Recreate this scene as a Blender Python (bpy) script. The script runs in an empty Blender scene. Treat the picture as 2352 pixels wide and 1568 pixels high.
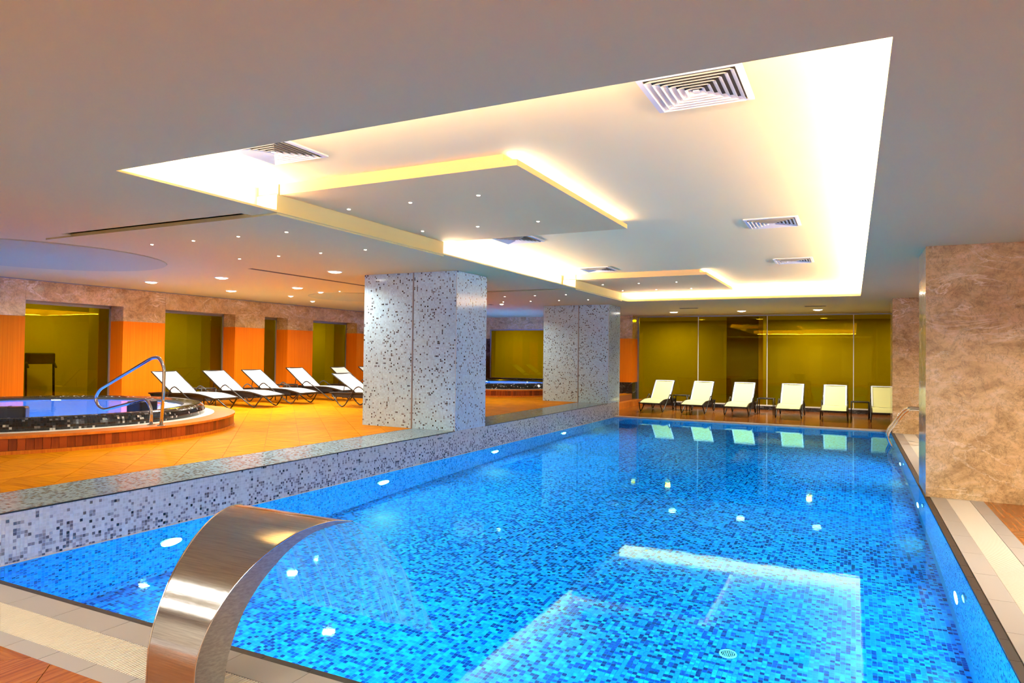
import bpy, math, random
import numpy as np
from mathutils import Vector, Matrix
random.seed(7); RNG = np.random.default_rng(11)
R = math.radians
S = bpy.context.scene
COL = S.collection

# ------------------------------------------------------------------ camera
CAM_H = 1.55
def camera():
    yaw, pit, rol = R(26.548), R(1.1159), R(0.7085)
    fw = Vector((-math.sin(yaw)*math.cos(pit), math.cos(yaw)*math.cos(pit), math.sin(pit)))
    r = Vector((math.cos(yaw), math.sin(yaw), 0)); u = r.cross(fw)
    r2 = math.cos(rol)*r + math.sin(rol)*u; u2 = -math.sin(rol)*r + math.cos(rol)*u
    cd = bpy.data.cameras.new('camera'); cd.sensor_width = 36; cd.lens = 36*1566.92/2352
    cd.clip_start = .05; cd.clip_end = 200
    co = bpy.data.objects.new('camera', cd); COL.objects.link(co)
    m = Matrix((r2, u2, -fw)).transposed().to_4x4(); m.translation = (0, 0, CAM_H)
    co.matrix_world = m; S.camera = co
camera()

# ------------------------------------------------------------------ world, exposure
w = bpy.data.worlds.new('world'); S.world = w; w.use_nodes = True
w.node_tree.nodes['Background'].inputs[0].default_value = (1, .85, .7, 1)
w.node_tree.nodes['Background'].inputs[1].default_value = .02
S.view_settings.view_transform = 'Standard'; S.view_settings.look = 'None'
S.view_settings.gamma = 1; S.view_settings.use_curve_mapping = False
S.view_settings.exposure = 0.40
cy = S.cycles
cy.use_denoising = True
cy.caustics_refractive = True; cy.caustics_reflective = False
cy.max_bounces = 7; cy.diffuse_bounces = 3; cy.glossy_bounces = 4; cy.transmission_bounces = 6; cy.transparent_max_bounces = 12
cy.sample_clamp_indirect = 6
cy.use_adaptive_sampling = True; cy.adaptive_threshold = .25; cy.adaptive_min_samples = 16

P_COVE = 34.0     # watt per metre of cove strip
P_DOWN = 52.0     # big downlights
P_POOL = 98.0    # underwater lamps
WARM = (1, .80, .58); WARM2 = (1, .95, .82)
def area_light(name, loc, sx, sy, power, col, direction, parent=None, shape='RECTANGLE', spread=180, roll_axis=None):
    ld = bpy.data.lights.new(name, 'AREA'); ld.shape = shape; ld.size = sx
    if shape in ('RECTANGLE', 'ELLIPSE'): ld.size_y = sy
    ld.energy = power; ld.color = col; ld.spread = R(spread)
    o = bpy.data.objects.new(name, ld); COL.objects.link(o)
    z = -Vector(direction).normalized()
    x = Vector(roll_axis or ((1, 0, 0) if abs(z.x) < .9 else (0, 1, 0))); x = (x - z*x.dot(z)).normalized(); y = z.cross(x)
    m = Matrix((x, y, z)).transposed().to_4x4(); m.translation = loc
    if parent: o.parent = parent
    o.matrix_local = m
    return o

# key sizes (metres; water level is z = 0)
PX0, PX1, PY0, PY1 = -5.415, .725, 2.573, 16.65      # pool
PZ = -1.35                                           # pool floor
ZD = .376                                            # raised left deck and parapet top
ZF = .02                                             # lower deck
ZS, ZC = 2.83, 3.10                                  # soffit, recessed ceiling
RX0, RX1, RY0, RY1 = -4.72, .14, 3.07, 15.5          # recess opening
XW, YB, YG = -13.55, 20.88, 21.45                    # left wall, back pier wall, back glass
XR, YF = 4.0, -2.6                                   # right wall, wall behind the camera

# cove strips on the ledge above the soffit
CV = .17
cy_len = RY1-RY0
for nm, loc, L, d, ax in (('cove_right', (RX1+CV, (RY0+RY1)/2, ZS+.032), cy_len, (-.22, 0, 1), (0, 1, 0)),
                       ('cove_back', ((RX0+RX1)/2, RY1+CV, ZS+.032), RX1-RX0, (0, -.22, 1), (1, 0, 0)),
                       ('cove_front', ((RX0+RX1)/2, RY0-CV, ZS+.032), RX1-RX0, (0, .22, 1), (1, 0, 0))):
    area_light(nm, loc, L, .05, P_COVE*L, WARM, d, roll_axis=ax)
for a, b in ((RY0, 4.60), (7.52, 12.14), (15.12, RY1)):
    area_light('cove_left', (RX0-CV, (a+b)/2, ZS+.032), b-a, .05, P_COVE*(b-a), WARM, (.22, 0, 1), roll_axis=(0, 1, 0))

# ------------------------------------------------------------------ materials
def new_mat(name):
    m = bpy.data.materials.new(name); m.use_nodes = True
    nt = m.node_tree; b = nt.nodes['Principled BSDF']
    return m, nt, b
def N(nt, typ, **kw):
    n = nt.nodes.new(typ)
    for k, v in kw.items(): setattr(n, k, v)
    return n
def plain(name, col, rough=.5, metal=0, spec=.5, emit=None, es=0):
    m, nt, b = new_mat(name)
    b.inputs['Base Color'].default_value = (*col, 1); b.inputs['Roughness'].default_value = rough
    b.inputs['Metallic'].default_value = metal; b.inputs['Specular IOR Level'].default_value = spec
    if emit: b.inputs['Emission Color'].default_value = (*emit, 1); b.inputs['Emission Strength'].default_value = es
    return m
def ramp(nt, fac, stops):
    r = N(nt, 'ShaderNodeValToRGB')
    e = r.color_ramp.elements
    while len(e) < len(stops): e.new(.5)
    for i, (p, c) in enumerate(stops): e[i].position = p; e[i].color = (*c, 1)
    nt.links.new(fac, r.inputs[0]); return r.outputs[0]
def noise(nt, vec, scale, detail=4, rough=.55, dist=0):
    n = N(nt, 'ShaderNodeTexNoise'); n.inputs['Scale'].default_value = scale; n.inputs['Detail'].default_value = detail
    n.inputs['Roughness'].default_value = rough; n.inputs['Distortion'].default_value = dist
    if vec: nt.links.new(vec, n.inputs['Vector'])
    return n.outputs['Fac']
def mapping(nt, src, scale=(1, 1, 1), rot=(0, 0, 0)):
    m = N(nt, 'ShaderNodeMapping'); m.inputs['Scale'].default_value = scale; m.inputs['Rotation'].default_value = rot
    nt.links.new(src, m.inputs['Vector']); return m.outputs[0]
def objco(nt): return N(nt, 'ShaderNodeTexCoord').outputs['Object']
def mixc(nt, fac, a, b, mode='MIX'):
    n = N(nt, 'ShaderNodeMix', data_type='RGBA', blend_type=mode)
    for i, v in ((0, fac), (6, a), (7, b)):
        if hasattr(v, 'is_output'): nt.links.new(v, n.inputs[i])
        else: n.inputs[i].default_value = v if i == 0 else (*v, 1)
    return n.outputs[2]
def bump(nt, b, h, strength=.3, dist=.01):
    n = N(nt, 'ShaderNodeBump'); n.inputs['Strength'].default_value = strength; n.inputs['Distance'].default_value = dist
    nt.links.new(h, n.inputs['Height']); nt.links.new(n.outputs[0], b.inputs['Normal'])

def mat_paint(name, col):
    m, nt, b = new_mat(name)
    f = noise(nt, objco(nt), .35, 2)
    c = ramp(nt, f, ((.3, tuple(v*.97 for v in col)), (.7, col)))
    nt.links.new(c, b.inputs['Base Color']); b.inputs['Roughness'].default_value = .75
    b.inputs['Specular IOR Level'].default_value = .2
    return m
def mat_marble(name, dark, mid, light, rough=.12, scale=1.0):
    m, nt, b = new_mat(name); co = objco(nt)
    warp = noise(nt, co, 1.3*scale, 5, .6)
    cl = ramp(nt, noise(nt, mapping(nt, co, (1, 1, 1.6)), 2.2*scale, 9, .68, .8), ((.28, dark), (.5, mid), (.75, tuple(.5*a+.5*c for a, c in zip(mid, light)))))
    # pale hair veins: ridges of a stretched noise
    v = noise(nt, mapping(nt, co, (.7, .7, 1.7), (.3, .5, .2)), 1.5*scale, 6, .6, 1.2)
    s = N(nt, 'ShaderNodeMath', operation='SUBTRACT'); nt.links.new(v, s.inputs[0]); s.inputs[1].default_value = .5
    a = N(nt, 'ShaderNodeMath', operation='ABSOLUTE'); nt.links.new(s.outputs[0], a.inputs[0])
    vein = ramp(nt, a.outputs[0], ((0, (1, 1, 1)), (.006, (.55, .55, .55)), (.022, (0, 0, 0))))
    msk = ramp(nt, warp, ((.45, (0, 0, 0)), (.62, (1, 1, 1))))
    vm = mixc(nt, 1.0, vein, msk, 'MULTIPLY')
    # fine dark cracks
    v2 = noise(nt, mapping(nt, co, (1.5, 1.5, 1), (.1, .9, .4)), 5*scale, 8, .7, .9)
    s2 = N(nt, 'ShaderNodeMath', operation='SUBTRACT'); nt.links.new(v2, s2.inputs[0]); s2.inputs[1].default_value = .47
    a2 = N(nt, 'ShaderNodeMath', operation='ABSOLUTE'); nt.links.new(s2.outputs[0], a2.inputs[0])
    crack = ramp(nt, a2.outputs[0], ((0, (.62, .62, .62)), (.02, (1, 1, 1))))
    fine = ramp(nt, noise(nt, mapping(nt, co, (1, 1, 1.3), (.2, .4, .7)), 17*scale, 6, .75, .6), ((.3, (.66, .62, .58)), (.55, (1, 1, 1)), (.75, (1.0, 1.0, 1.0))))
    c = mixc(nt, vm, mixc(nt, 1.0, mixc(nt, 1.0, cl, crack, 'MULTIPLY'), fine, 'MULTIPLY'), light)
    nt.links.new(c, b.inputs['Base Color']); b.inputs['Roughness'].default_value = rough
    return m
def mat_tile(name, a, bcol, c, rough=.3, ang=45, spec=.3, var=.84):
    m, nt, b = new_mat(name); co = objco(nt)
    ra = N(nt, 'ShaderNodeMath', operation='ADD'); rf = N(nt, 'ShaderNodeMath', operation='FRACT')
    nt.links.new(N(nt, 'ShaderNodeNewGeometry').outputs['Random Per Island'], ra.inputs[0]); nt.links.new(N(nt, 'ShaderNodeObjectInfo').outputs['Random'], ra.inputs[1])
    nt.links.new(ra.outputs[0], rf.inputs[0]); rnd = rf.outputs[0]
    g1 = noise(nt, mapping(nt, co, (1.2, 26, 1), (0, 0, R(ang))), 1.6, 5, .6, .4)
    g2 = noise(nt, mapping(nt, co, (26, 1.2, 1), (0, 0, R(ang))), 1.6, 5, .6, .4)
    sel = N(nt, 'ShaderNodeMath', operation='GREATER_THAN'); nt.links.new(rnd, sel.inputs[0]); sel.inputs[1].default_value = .5
    g = N(nt, 'ShaderNodeMix', data_type='FLOAT')
    nt.links.new(sel.outputs[0], g.inputs[0]); nt.links.new(g1, g.inputs[2]); nt.links.new(g2, g.inputs[3])
    col = ramp(nt, g.outputs[0], ((.3, a), (.5, bcol), (.72, c)))
    v = ramp(nt, rnd, ((0, (var, var, var)), (1, (1, 1, 1))))
    nt.links.new(mixc(nt, 1.0, col, v, 'MULTIPLY'), b.inputs['Base Color'])
    b.inputs['Roughness'].default_value = rough; b.inputs['Specular IOR Level'].default_value = spec; bump(nt, b, g.outputs[0], .12, .004)
    return m
def mat_attr(name, rough=.15, spec=.5):
    m, nt, b = new_mat(name)
    a = N(nt, 'ShaderNodeVertexColor', layer_name='Col')
    nt.links.new(a.outputs[0], b.inputs['Base Color']); b.inputs['Roughness'].default_value = rough
    b.inputs['Specular IOR Level'].default_value = spec
    return m
def mat_water(name, tint, rtint, ripple, scale):
    m, nt, b = new_mat(name); nt.nodes.remove(b)
    out = nt.nodes['Material Output']
    fr = N(nt, 'ShaderNodeFresnel'); fr.inputs['IOR'].default_value = 1.33
    rf = N(nt, 'ShaderNodeBsdfRefraction'); rf.inputs['IOR'].default_value = 1.33; rf.inputs['Roughness'].default_value = 0
    rf.inputs['Color'].default_value = (*tint, 1)
    gl = N(nt, 'ShaderNodeBsdfGlossy'); gl.inputs['Roughness'].default_value = .03; gl.inputs['Color'].default_value = (*rtint, 1)
    mx = N(nt, 'ShaderNodeMixShader')
    nt.links.new(fr.outputs[0], mx.inputs[0]); nt.links.new(rf.outputs[0], mx.inputs[1]); nt.links.new(gl.outputs[0], mx.inputs[2])
    nt.links.new(mx.outputs[0], out.inputs['Surface'])
    h = noise(nt, objco(nt), scale, 3, .5)
    bp = N(nt, 'ShaderNodeBump'); bp.inputs['Strength'].default_value = ripple; bp.inputs['Distance'].default_value = .01
    nt.links.new(h, bp.inputs['Height'])
    for n in (fr, rf, gl): nt.links.new(bp.outputs[0], n.inputs['Normal'])
    return m
def mat_glass(name, tint, rtint, ior=1.5):
    m, nt, b = new_mat(name); nt.nodes.remove(b)
    out = nt.nodes['Material Output']
    fr = N(nt, 'ShaderNodeFresnel'); fr.inputs['IOR'].default_value = ior
    tr = N(nt, 'ShaderNodeBsdfTransparent'); tr.inputs['Color'].default_value = (*tint, 1)
    gl = N(nt, 'ShaderNodeBsdfGlossy'); gl.inputs['Roughness'].default_value = .01; gl.inputs['Color'].default_value = (*rtint, 1)
    mx = N(nt, 'ShaderNodeMixShader')
    bf = N(nt, 'ShaderNodeNewGeometry').outputs['Backfacing']
    fr2 = N(nt, 'ShaderNodeMath', operation='SUBTRACT'); fr2.inputs[0].default_value = 1; nt.links.new(bf, fr2.inputs[1])
    fr3 = N(nt, 'ShaderNodeMath', operation='MULTIPLY'); nt.links.new(fr.outputs[0], fr3.inputs[0]); nt.links.new(fr2.outputs[0], fr3.inputs[1])
    nt.links.new(fr3.outputs[0], mx.inputs[0]); nt.links.new(tr.outputs[0], mx.inputs[1]); nt.links.new(gl.outputs[0], mx.inputs[2])
    nt.links.new(mx.outputs[0], out.inputs['Surface'])
    return m
def mat_steel(name, rough=.22, brushed=None, k=1.0):
    m, nt, b = new_mat(name)
    b.inputs['Base Color'].default_value = (.60, .60, .60, 1); b.inputs['Metallic'].default_value = 1
    b.inputs['Roughness'].default_value = rough
    if brushed:
        g = noise(nt, mapping(nt, objco(nt), brushed), 3.0, 4, .6)
        nt.links.new(ramp(nt, g, ((.3, (.44*k, .45*k, .46*k)), (.7, (.64*k, .65*k, .66*k)))), b.inputs['Base Color'])
        bump(nt, b, g, .05, .002)
    return m

M = {}
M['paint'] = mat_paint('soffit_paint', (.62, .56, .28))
M['paintlit'] = mat_paint('recess_painted_light', (.99, .76, .37))  # brighter than the soffit: even cove light painted into the colour
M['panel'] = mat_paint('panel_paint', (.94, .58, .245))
M['slot'] = plain('dark_slot', (.05, .04, .035), .8)
M['groove'] = plain('groove_painted_shade', (.20, .17, .14), .8)  # shade inside the ceiling slots put into the colour
M['marble'] = mat_marble('brown_marble', (.36, .215, .085), (.72, .48, .235), (.98, .84, .62))
M['darkmarble'] = mat_marble('black_marble', (.008, .008, .009), (.018, .017, .017), (.25, .24, .23), .15)
def mat_orange():
    m, nt, b = new_mat('orange_panel')
    f = noise(nt, mapping(nt, objco(nt), (60, 60, .6)), 1.2, 3)
    nt.links.new(ramp(nt, f, ((.3, (.86, .185, .003)), (.7, (.98, .25, .006)))), b.inputs['Base Color'])
    b.inputs['Roughness'].default_value = .45; b.inputs['Specular IOR Level'].default_value = .12; return m
M['orange'] = mat_orange()
M['tile'] = mat_tile('wood_look_tile', (.42, .11, .002), (.62, .205, .003), (.76, .29, .005), .45, 45, .02)
M['tile_low'] = mat_tile('brown_wood_look_tile', (.18, .042, .004), (.34, .095, .009), (.48, .165, .02), .16)
M['grout'] = plain('deck_grout', (.30, .10, .02), .8)
M['plank'] = mat_tile('tub_plank_wood', (.20, .025, .003), (.36, .06, .005), (.54, .12, .012), .4, 0, .3, .45)
M['board'] = mat_tile('tub_board_wood', (.50, .12, .008), (.66, .18, .012), (.78, .25, .02), .35, 20)
M['mosaic'] = mat_attr('grey_mosaic', .13)
M['poolmosaic'] = mat_attr('blue_mosaic', .25, .3)
M['rimmosaic'] = mat_attr('black_mosaic', .12)
M['whitegrout'] = plain('white_grout', (.62, .66, .70), .7)
M['bluegrout'] = plain('blue_grout', (.04, .42, .80), .7)
M['darkgrout'] = plain('dark_grout', (.03, .03, .03), .7)
M['coping'] = mat_paint('coping_stone', (.36, .32, .29)); M['coping'].node_tree.nodes['Principled BSDF'].inputs['Roughness'].default_value = .35
M['copinglight'] = plain('pale_coping', (.66, .52, .42), .4)
M['edgetile'] = plain('dark_edge_tile', (.030, .020, .015), .5)
M['edgeline'] = plain('black_edge_trim', (.01, .012, .016), .3)
M['grate'] = plain('grate_plastic', (.72, .62, .50), .5)
M['gutter'] = plain('gutter_dark', (.10, .08, .06), .9)
M['water'] = mat_water('pool_water', (.22, .90, 1), (.30, .80, .95), .035, 6)
M['tubwater'] = mat_water('tub_water', (1, 1, 1), (.9, .95, 1), .15, 5)
M['yglass'] = mat_glass('yellow_glass', (.78, .64, .0), (.98, .76, .03), 1.6)
M['frame'] = plain('window_frame', (.32, .33, .38), .35, .6)
M['whitemetal'] = plain('white_sill', (.85, .82, .72), .4)
M['roomwall'] = mat_paint('inner_room_wall', (.62, .58, .50))
M['roomdark'] = mat_paint('inner_room_dark', (.20, .18, .15))
M['steel'] = mat_steel('polished_steel', .10)
M['brushed'] = mat_steel('brushed_steel', .13, (2, 60, 60))
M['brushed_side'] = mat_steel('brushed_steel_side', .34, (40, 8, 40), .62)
M['black'] = plain('black_frame', (.018, .016, .016), .35)
M['sling_white'] = plain('white_sling', (.90, .89, .84), .7)
M['sling_cream'] = plain('cream_sling', (.90, .84, .34), .7)
M['sling_edge'] = plain('white_sling_hem', (.92, .92, .88), .7)
M['vent'] = plain('vent_white', (.80, .75, .69), .5)
M['lens'] = plain('lamp_lens', (1, 1, 1), .3, emit=(1, .93, .82), es=14)
M['softlens'] = plain('soft_lens', (1, 1, 1), .3, emit=(1, .95, .86), es=3)
M['star'] = plain('star_lens', (1, 1, 1), .3, emit=(1, .95, .86), es=10)
M['trim'] = plain('lamp_trim', (.80, .78, .74), .3)
M['poollens'] = plain('pool_lens', (.8, .95, 1), .3, emit=(.55, .95, 1), es=4)
M['cushion'] = plain('black_headrest', (.012, .011, .012), .3)
M['whitering'] = plain('white_ring', (.88, .84, .74), .4)
def mat_sheet():
    m, nt, b = new_mat('falling_water'); nt.nodes.remove(b)
    out = nt.nodes['Material Output']
    tr = N(nt, 'ShaderNodeBsdfTransparent'); tr.inputs[0].default_value = (.88, .97, 1, 1)
    df = N(nt, 'ShaderNodeBsdfTranslucent'); df.inputs[0].default_value = (.30, .92, 1, 1)
    gl = N(nt, 'ShaderNodeBsdfGlossy'); gl.inputs['Roughness'].default_value = .12
    g = noise(nt, mapping(nt, objco(nt), (38, 1.2, 1.2)), 1.0, 3)
    f = ramp(nt, g, ((.35, (.10, .10, .10)), (.7, (.42, .42, .42))))
    m1 = N(nt, 'ShaderNodeMixShader'); nt.links.new(f, m1.inputs[0]); nt.links.new(tr.outputs[0], m1.inputs[1]); nt.links.new(df.outputs[0], m1.inputs[2])
    m2 = N(nt, 'ShaderNodeMixShader'); m2.inputs[0].default_value = .08; nt.links.new(m1.outputs[0], m2.inputs[1]); nt.links.new(gl.outputs[0], m2.inputs[2])
    nt.links.new(m2.outputs[0], out.inputs['Surface'])
    bp = N(nt, 'ShaderNodeBump'); bp.inputs['Strength'].default_value = .3; bp.inputs['Distance'].default_value = .01
    nt.links.new(g, bp.inputs['Height']); nt.links.new(bp.outputs[0], gl.inputs['Normal'])
    return m
M['sheet'] = mat_sheet()

# ------------------------------------------------------------------ mesh helpers
class MB:
    def __init__(s): s.v = []; s.f = []
    def quad(s, a, b, c, d):
        i = len(s.v); s.v += [tuple(a), tuple(b), tuple(c), tuple(d)]; s.f.append((i, i+1, i+2, i+3)); return s
    def box(s, x0, x1, y0, y1, z0, z1):
        i = len(s.v)
        s.v += [(x0, y0, z0), (x1, y0, z0), (x1, y1, z0), (x0, y1, z0), (x0, y0, z1), (x1, y0, z1), (x1, y1, z1), (x0, y1, z1)]
        s.f += [tuple(i+k for k in q) for q in ((0, 3, 2, 1), (4, 5, 6, 7), (0, 1, 5, 4), (1, 2, 6, 5), (2, 3, 7, 6), (3, 0, 4, 7))]
        return s
    def prism(s, poly, z0, z1):
        i = len(s.v); n = len(poly)
        s.v += [(x, y, z0) for x, y in poly]+[(x, y, z1) for x, y in poly]
        s.f += [tuple(i+k for k in reversed(range(n))), tuple(i+n+k for k in range(n))]
        s.f += [(i+k, i+(k+1) % n, i+n+(k+1) % n, i+n+k) for k in range(n)]
        return s
    def grid(s, rows, closed=False):
        i = len(s.v); n = len(rows[0])
        for r in rows: s.v += [tuple(p) for p in r]
        for a in range(len(rows)-1):
            for b in range(n if closed else n-1):
                c = (b+1) % n
                s.f.append((i+a*n+b, i+a*n+c, i+(a+1)*n+c, i+(a+1)*n+b))
        return s
    def tube(s, path, r, n=8, cap=True):
        P = [Vector(p) for p in path]; rows = []
        up = None
        for k, p in enumerate(P):
            t = ((P[k]-P[k-1]).normalized() if k else Vector()) + ((P[k+1]-P[k]).normalized() if k < len(P)-1 else Vector())
            t.normalize()
            if up is None:
                up = Vector((0, 0, 1)) if abs(t.z) < .9 else Vector((1, 0, 0))
            x = (up - t*up.dot(t)).normalized(); y = t.cross(x); up = x
            rr = r[k] if isinstance(r, (list, tuple)) else r
            rows.append([p + rr*(math.cos(a)*x+math.sin(a)*y) for a in (2*math.pi*j/n for j in range(n))])
        i = len(s.v); s.grid(rows, True)
        if cap:
            s.f.append(tuple(i+j for j in reversed(range(n)))); k = i+(len(rows)-1)*n; s.f.append(tuple(k+j for j in range(n)))
        return s
    def lathe(s, prof, n=64, a0=0, a1=2*math.pi, close=True):
        full = abs(a1-a0-2*math.pi) < 1e-6
        m = n if full else n+1
        rows = [[(r*math.cos(a), r*math.sin(a), z) for a in (a0+(a1-a0)*j/n for j in range(m))] for r, z in prof]
        return s.grid(rows, full)
    def build(s, name, mat, parent=None, smooth=False, fix=True):
        me = bpy.data.meshes.new(name); me.from_pydata(s.v, [], s.f)
        me.materials.append(mat)
        if fix:
            import bmesh
            bm = bmesh.new(); bm.from_mesh(me); bmesh.ops.recalc_face_normals(bm, faces=bm.faces); bm.to_mesh(me); bm.free()
        if smooth:
            for p in me.polygons: p.use_smooth = True
        o = bpy.data.objects.new(name, me); COL.objects.link(o)
        if parent: o.parent = parent
        return o
def smoothed(pts, k=6):
    """Catmull-Rom through the points"""
    P = [Vector(p) for p in pts]; P = [P[0]*2-P[1]]+P+[P[-1]*2-P[-2]]; out = []
    for i in range(1, len(P)-2):
        a, b, c, d = P[i-1:i+3]
        for j in range(k):
            t = j/k
            out.append(.5*((2*b)+(c-a)*t+(2*a-5*b+4*c-d)*t*t+(3*b-3*c+d-a)*t**3))
    out.append(P[-2]); return out
def fillet(pts, r=.08, k=5):
    P = [Vector(p) for p in pts]; out = [P[0]]
    for i in range(1, len(P)-1):
        a = (P[i-1]-P[i]); b = (P[i+1]-P[i]); q = min(r, a.length*.45, b.length*.45)
        A = P[i]+a.normalized()*q; B = P[i]+b.normalized()*q
        for j in range(k+1):
            t = j/k; out.append((1-t)**2*A+2*t*(1-t)*P[i]+t*t*B)
    out.append(P[-1]); return out
def bevel(o, wd=.004, seg=2):
    m = o.modifiers.new('bevel', 'BEVEL'); m.width = wd; m.segments = seg; m.limit_method = 'ANGLE'; return o
def tag(o, label=None, cat=None, group=None, kind=None):
    if label: o['label'] = label
    if cat: o['category'] = cat
    if group: o['group'] = group
    if kind: o['kind'] = kind
    return o
def empty(name, loc=(0, 0, 0), rz=0, **kw):
    o = bpy.data.objects.new(name, None); COL.objects.link(o); o.location = loc; o.rotation_euler = (0, 0, rz)
    o.empty_display_size = .1
    return tag(o, **kw)
def copy_tree(o, parent=None):
    c = o.copy(); COL.objects.link(c)
    if parent: c.parent = parent
    for ch in list(o.children): copy_tree(ch, c)
    return c
def struct(o, label=None):
    o['kind'] = 'structure'
    if label: o['label'] = label
    return o

def mosaic(name, mat, patches, colfn, parent=None, t=.025, gap=.0028, lift=.0025):
    """one mesh of small flat tiles; each patch = (origin, u, v, nu, nv, normal, tag)"""
    V = []; C = []
    for org, u, v, nu, nv, nrm, tg in patches:
        org, u, v, nrm = (np.array(a, float) for a in (org, u, v, nrm))
        I, J = np.meshgrid(np.arange(nu), np.arange(nv), indexing='ij'); I = I.ravel(); J = J.ravel()
        a = np.stack([I*t+gap/2, J*t+gap/2], 1); h = t-gap
        base = org+nrm*lift
        q = np.stack([base+(a[:, :1]+du*h)*u+(a[:, 1:]+dv*h)*v for du, dv in ((0, 0), (1, 0), (1, 1), (0, 1))], 1)
        if np.dot(np.cross(u, v), nrm) < 0: q = q[:, ::-1]
        V.append(q.reshape(-1, 3)); C.append(colfn(I, J, nu, nv, tg))
    return mosaic_mesh(name, mat, np.concatenate(V), np.concatenate(C), parent)
def mosaic_mesh(name, mat, V, C, parent):
    n = len(V)//4
    me = bpy.data.meshes.new(name); me.vertices.add(4*n); me.vertices.foreach_set('co', V.astype(np.float32).ravel())
    me.loops.add(4*n); me.loops.foreach_set('vertex_index', np.arange(4*n, dtype=np.int32))
    me.polygons.add(n); me.polygons.foreach_set('loop_start', np.arange(0, 4*n, 4, dtype=np.int32))
    me.polygons.foreach_set('loop_total', np.full(n, 4, dtype=np.int32))
    ca = me.color_attributes.new('Col', 'FLOAT_COLOR', 'POINT')
    ca.data.foreach_set('color', np.repeat(np.c_[C, np.ones(n)], 4, 0).astype(np.float32).ravel())
    me.update(calc_edges=True); me.materials.append(mat)
    o = bpy.data.objects.new(name, me); COL.objects.link(o)
    if parent: o.parent = parent
    o['kind'] = 'stuff'
    return o
def pick(n, probs, cols):
    k = RNG.choice(len(cols), n, p=probs); return np.array(cols, float)[k]*RNG.uniform(.9, 1.06, (n, 1))
GREYS = [(.56, .66, .74), (.48, .58, .66), (.27, .32, .39), (.17, .19, .25), (.08, .095, .13), (.015, .018, .026)]
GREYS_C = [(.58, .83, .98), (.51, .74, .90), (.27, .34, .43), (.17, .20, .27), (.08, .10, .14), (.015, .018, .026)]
GREYS = [(.62, .66, .66), (.54, .58, .59), (.30, .31, .34), (.20, .19, .21), (.09, .09, .11), (.015, .015, .02)]
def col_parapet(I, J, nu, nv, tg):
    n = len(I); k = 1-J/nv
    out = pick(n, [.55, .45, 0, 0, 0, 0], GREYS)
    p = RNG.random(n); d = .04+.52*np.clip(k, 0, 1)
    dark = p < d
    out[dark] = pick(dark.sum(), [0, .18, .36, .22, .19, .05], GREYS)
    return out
def col_column(I, J, nu, nv, tg):
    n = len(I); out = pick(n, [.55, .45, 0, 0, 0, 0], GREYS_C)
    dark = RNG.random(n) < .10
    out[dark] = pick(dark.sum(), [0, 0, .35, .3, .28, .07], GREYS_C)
    return out
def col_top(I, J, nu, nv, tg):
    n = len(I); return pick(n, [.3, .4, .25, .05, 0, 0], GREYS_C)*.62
BLUES = [(.010, .50, .97), (.003, .30, .92), (.001, .065, .42), (.001, .022, .18)]
def col_pool(I, J, nu, nv, tg):
    n = len(I)
    return pick(n, [.20, .42, .24, .14] if tg == 'floor' else [.48, .38, .09, .05], BLUES)

# ------------------------------------------------------------------ clipped diagonal deck tiles
def clip(poly, rect):
    x0, x1, y0, y1 = rect
    for ax, lim, sg in ((0, x0, 1), (0, x1, -1), (1, y0, 1), (1, y1, -1)):
        out = []
        for i, p in enumerate(poly):
            q = poly[(i+1) % len(poly)]; a = sg*(p[ax]-lim); b = sg*(q[ax]-lim)
            if a >= 0: out.append(p)
            if (a >= 0) != (b >= 0):
                t = a/(a-b); out.append((p[0]+t*(q[0]-p[0]), p[1]+t*(q[1]-p[1])))
        poly = out
        if len(poly) < 3: return None
    ar = .5*sum(poly[i][0]*poly[(i+1) % len(poly)][1]-poly[(i+1) % len(poly)][0]*poly[i][1] for i in range(len(poly)))
    return poly if abs(ar) > 8e-4 else None
def deck_tiles(rects, z0, z1, mat, parent, size=.42, gap=.005, skip=None, limit=300):
    todo = []
    s = size/math.sqrt(2)
    for rect in rects:
        x0, x1, y0, y1 = rect
        for i in range(int((x0+y0)/(2*s))-2, int((x1+y1)/(2*s))+3):
            for j in range(int((x0-y1)/(2*s))-2, int((x1-y0)/(2*s))+3):
                cx = (i+j)*s; cyy = (i-j)*s; h = s-gap/math.sqrt(2)
                p = clip([(cx-h, cyy), (cx, cyy-h), (cx+h, cyy), (cx, cyy+h)], rect)
                if p is None: continue
                mx = sum(a for a, _ in p)/len(p); my = sum(b for _, b in p)/len(p)
                if skip and skip(mx, my): continue
                todo.append((math.hypot(mx, my), p))
    todo.sort(key=lambda a: a[0])
    for _, p in todo[:limit]: MB().prism(p, z0, z1).build('floor_tile', mat, parent, fix=False)
    rest = MB()
    for _, p in todo[limit:]: rest.prism(p, z0, z1)
    if rest.v: rest.build('floor_tiles', mat, parent, fix=False)['kind'] = 'stuff'

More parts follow.
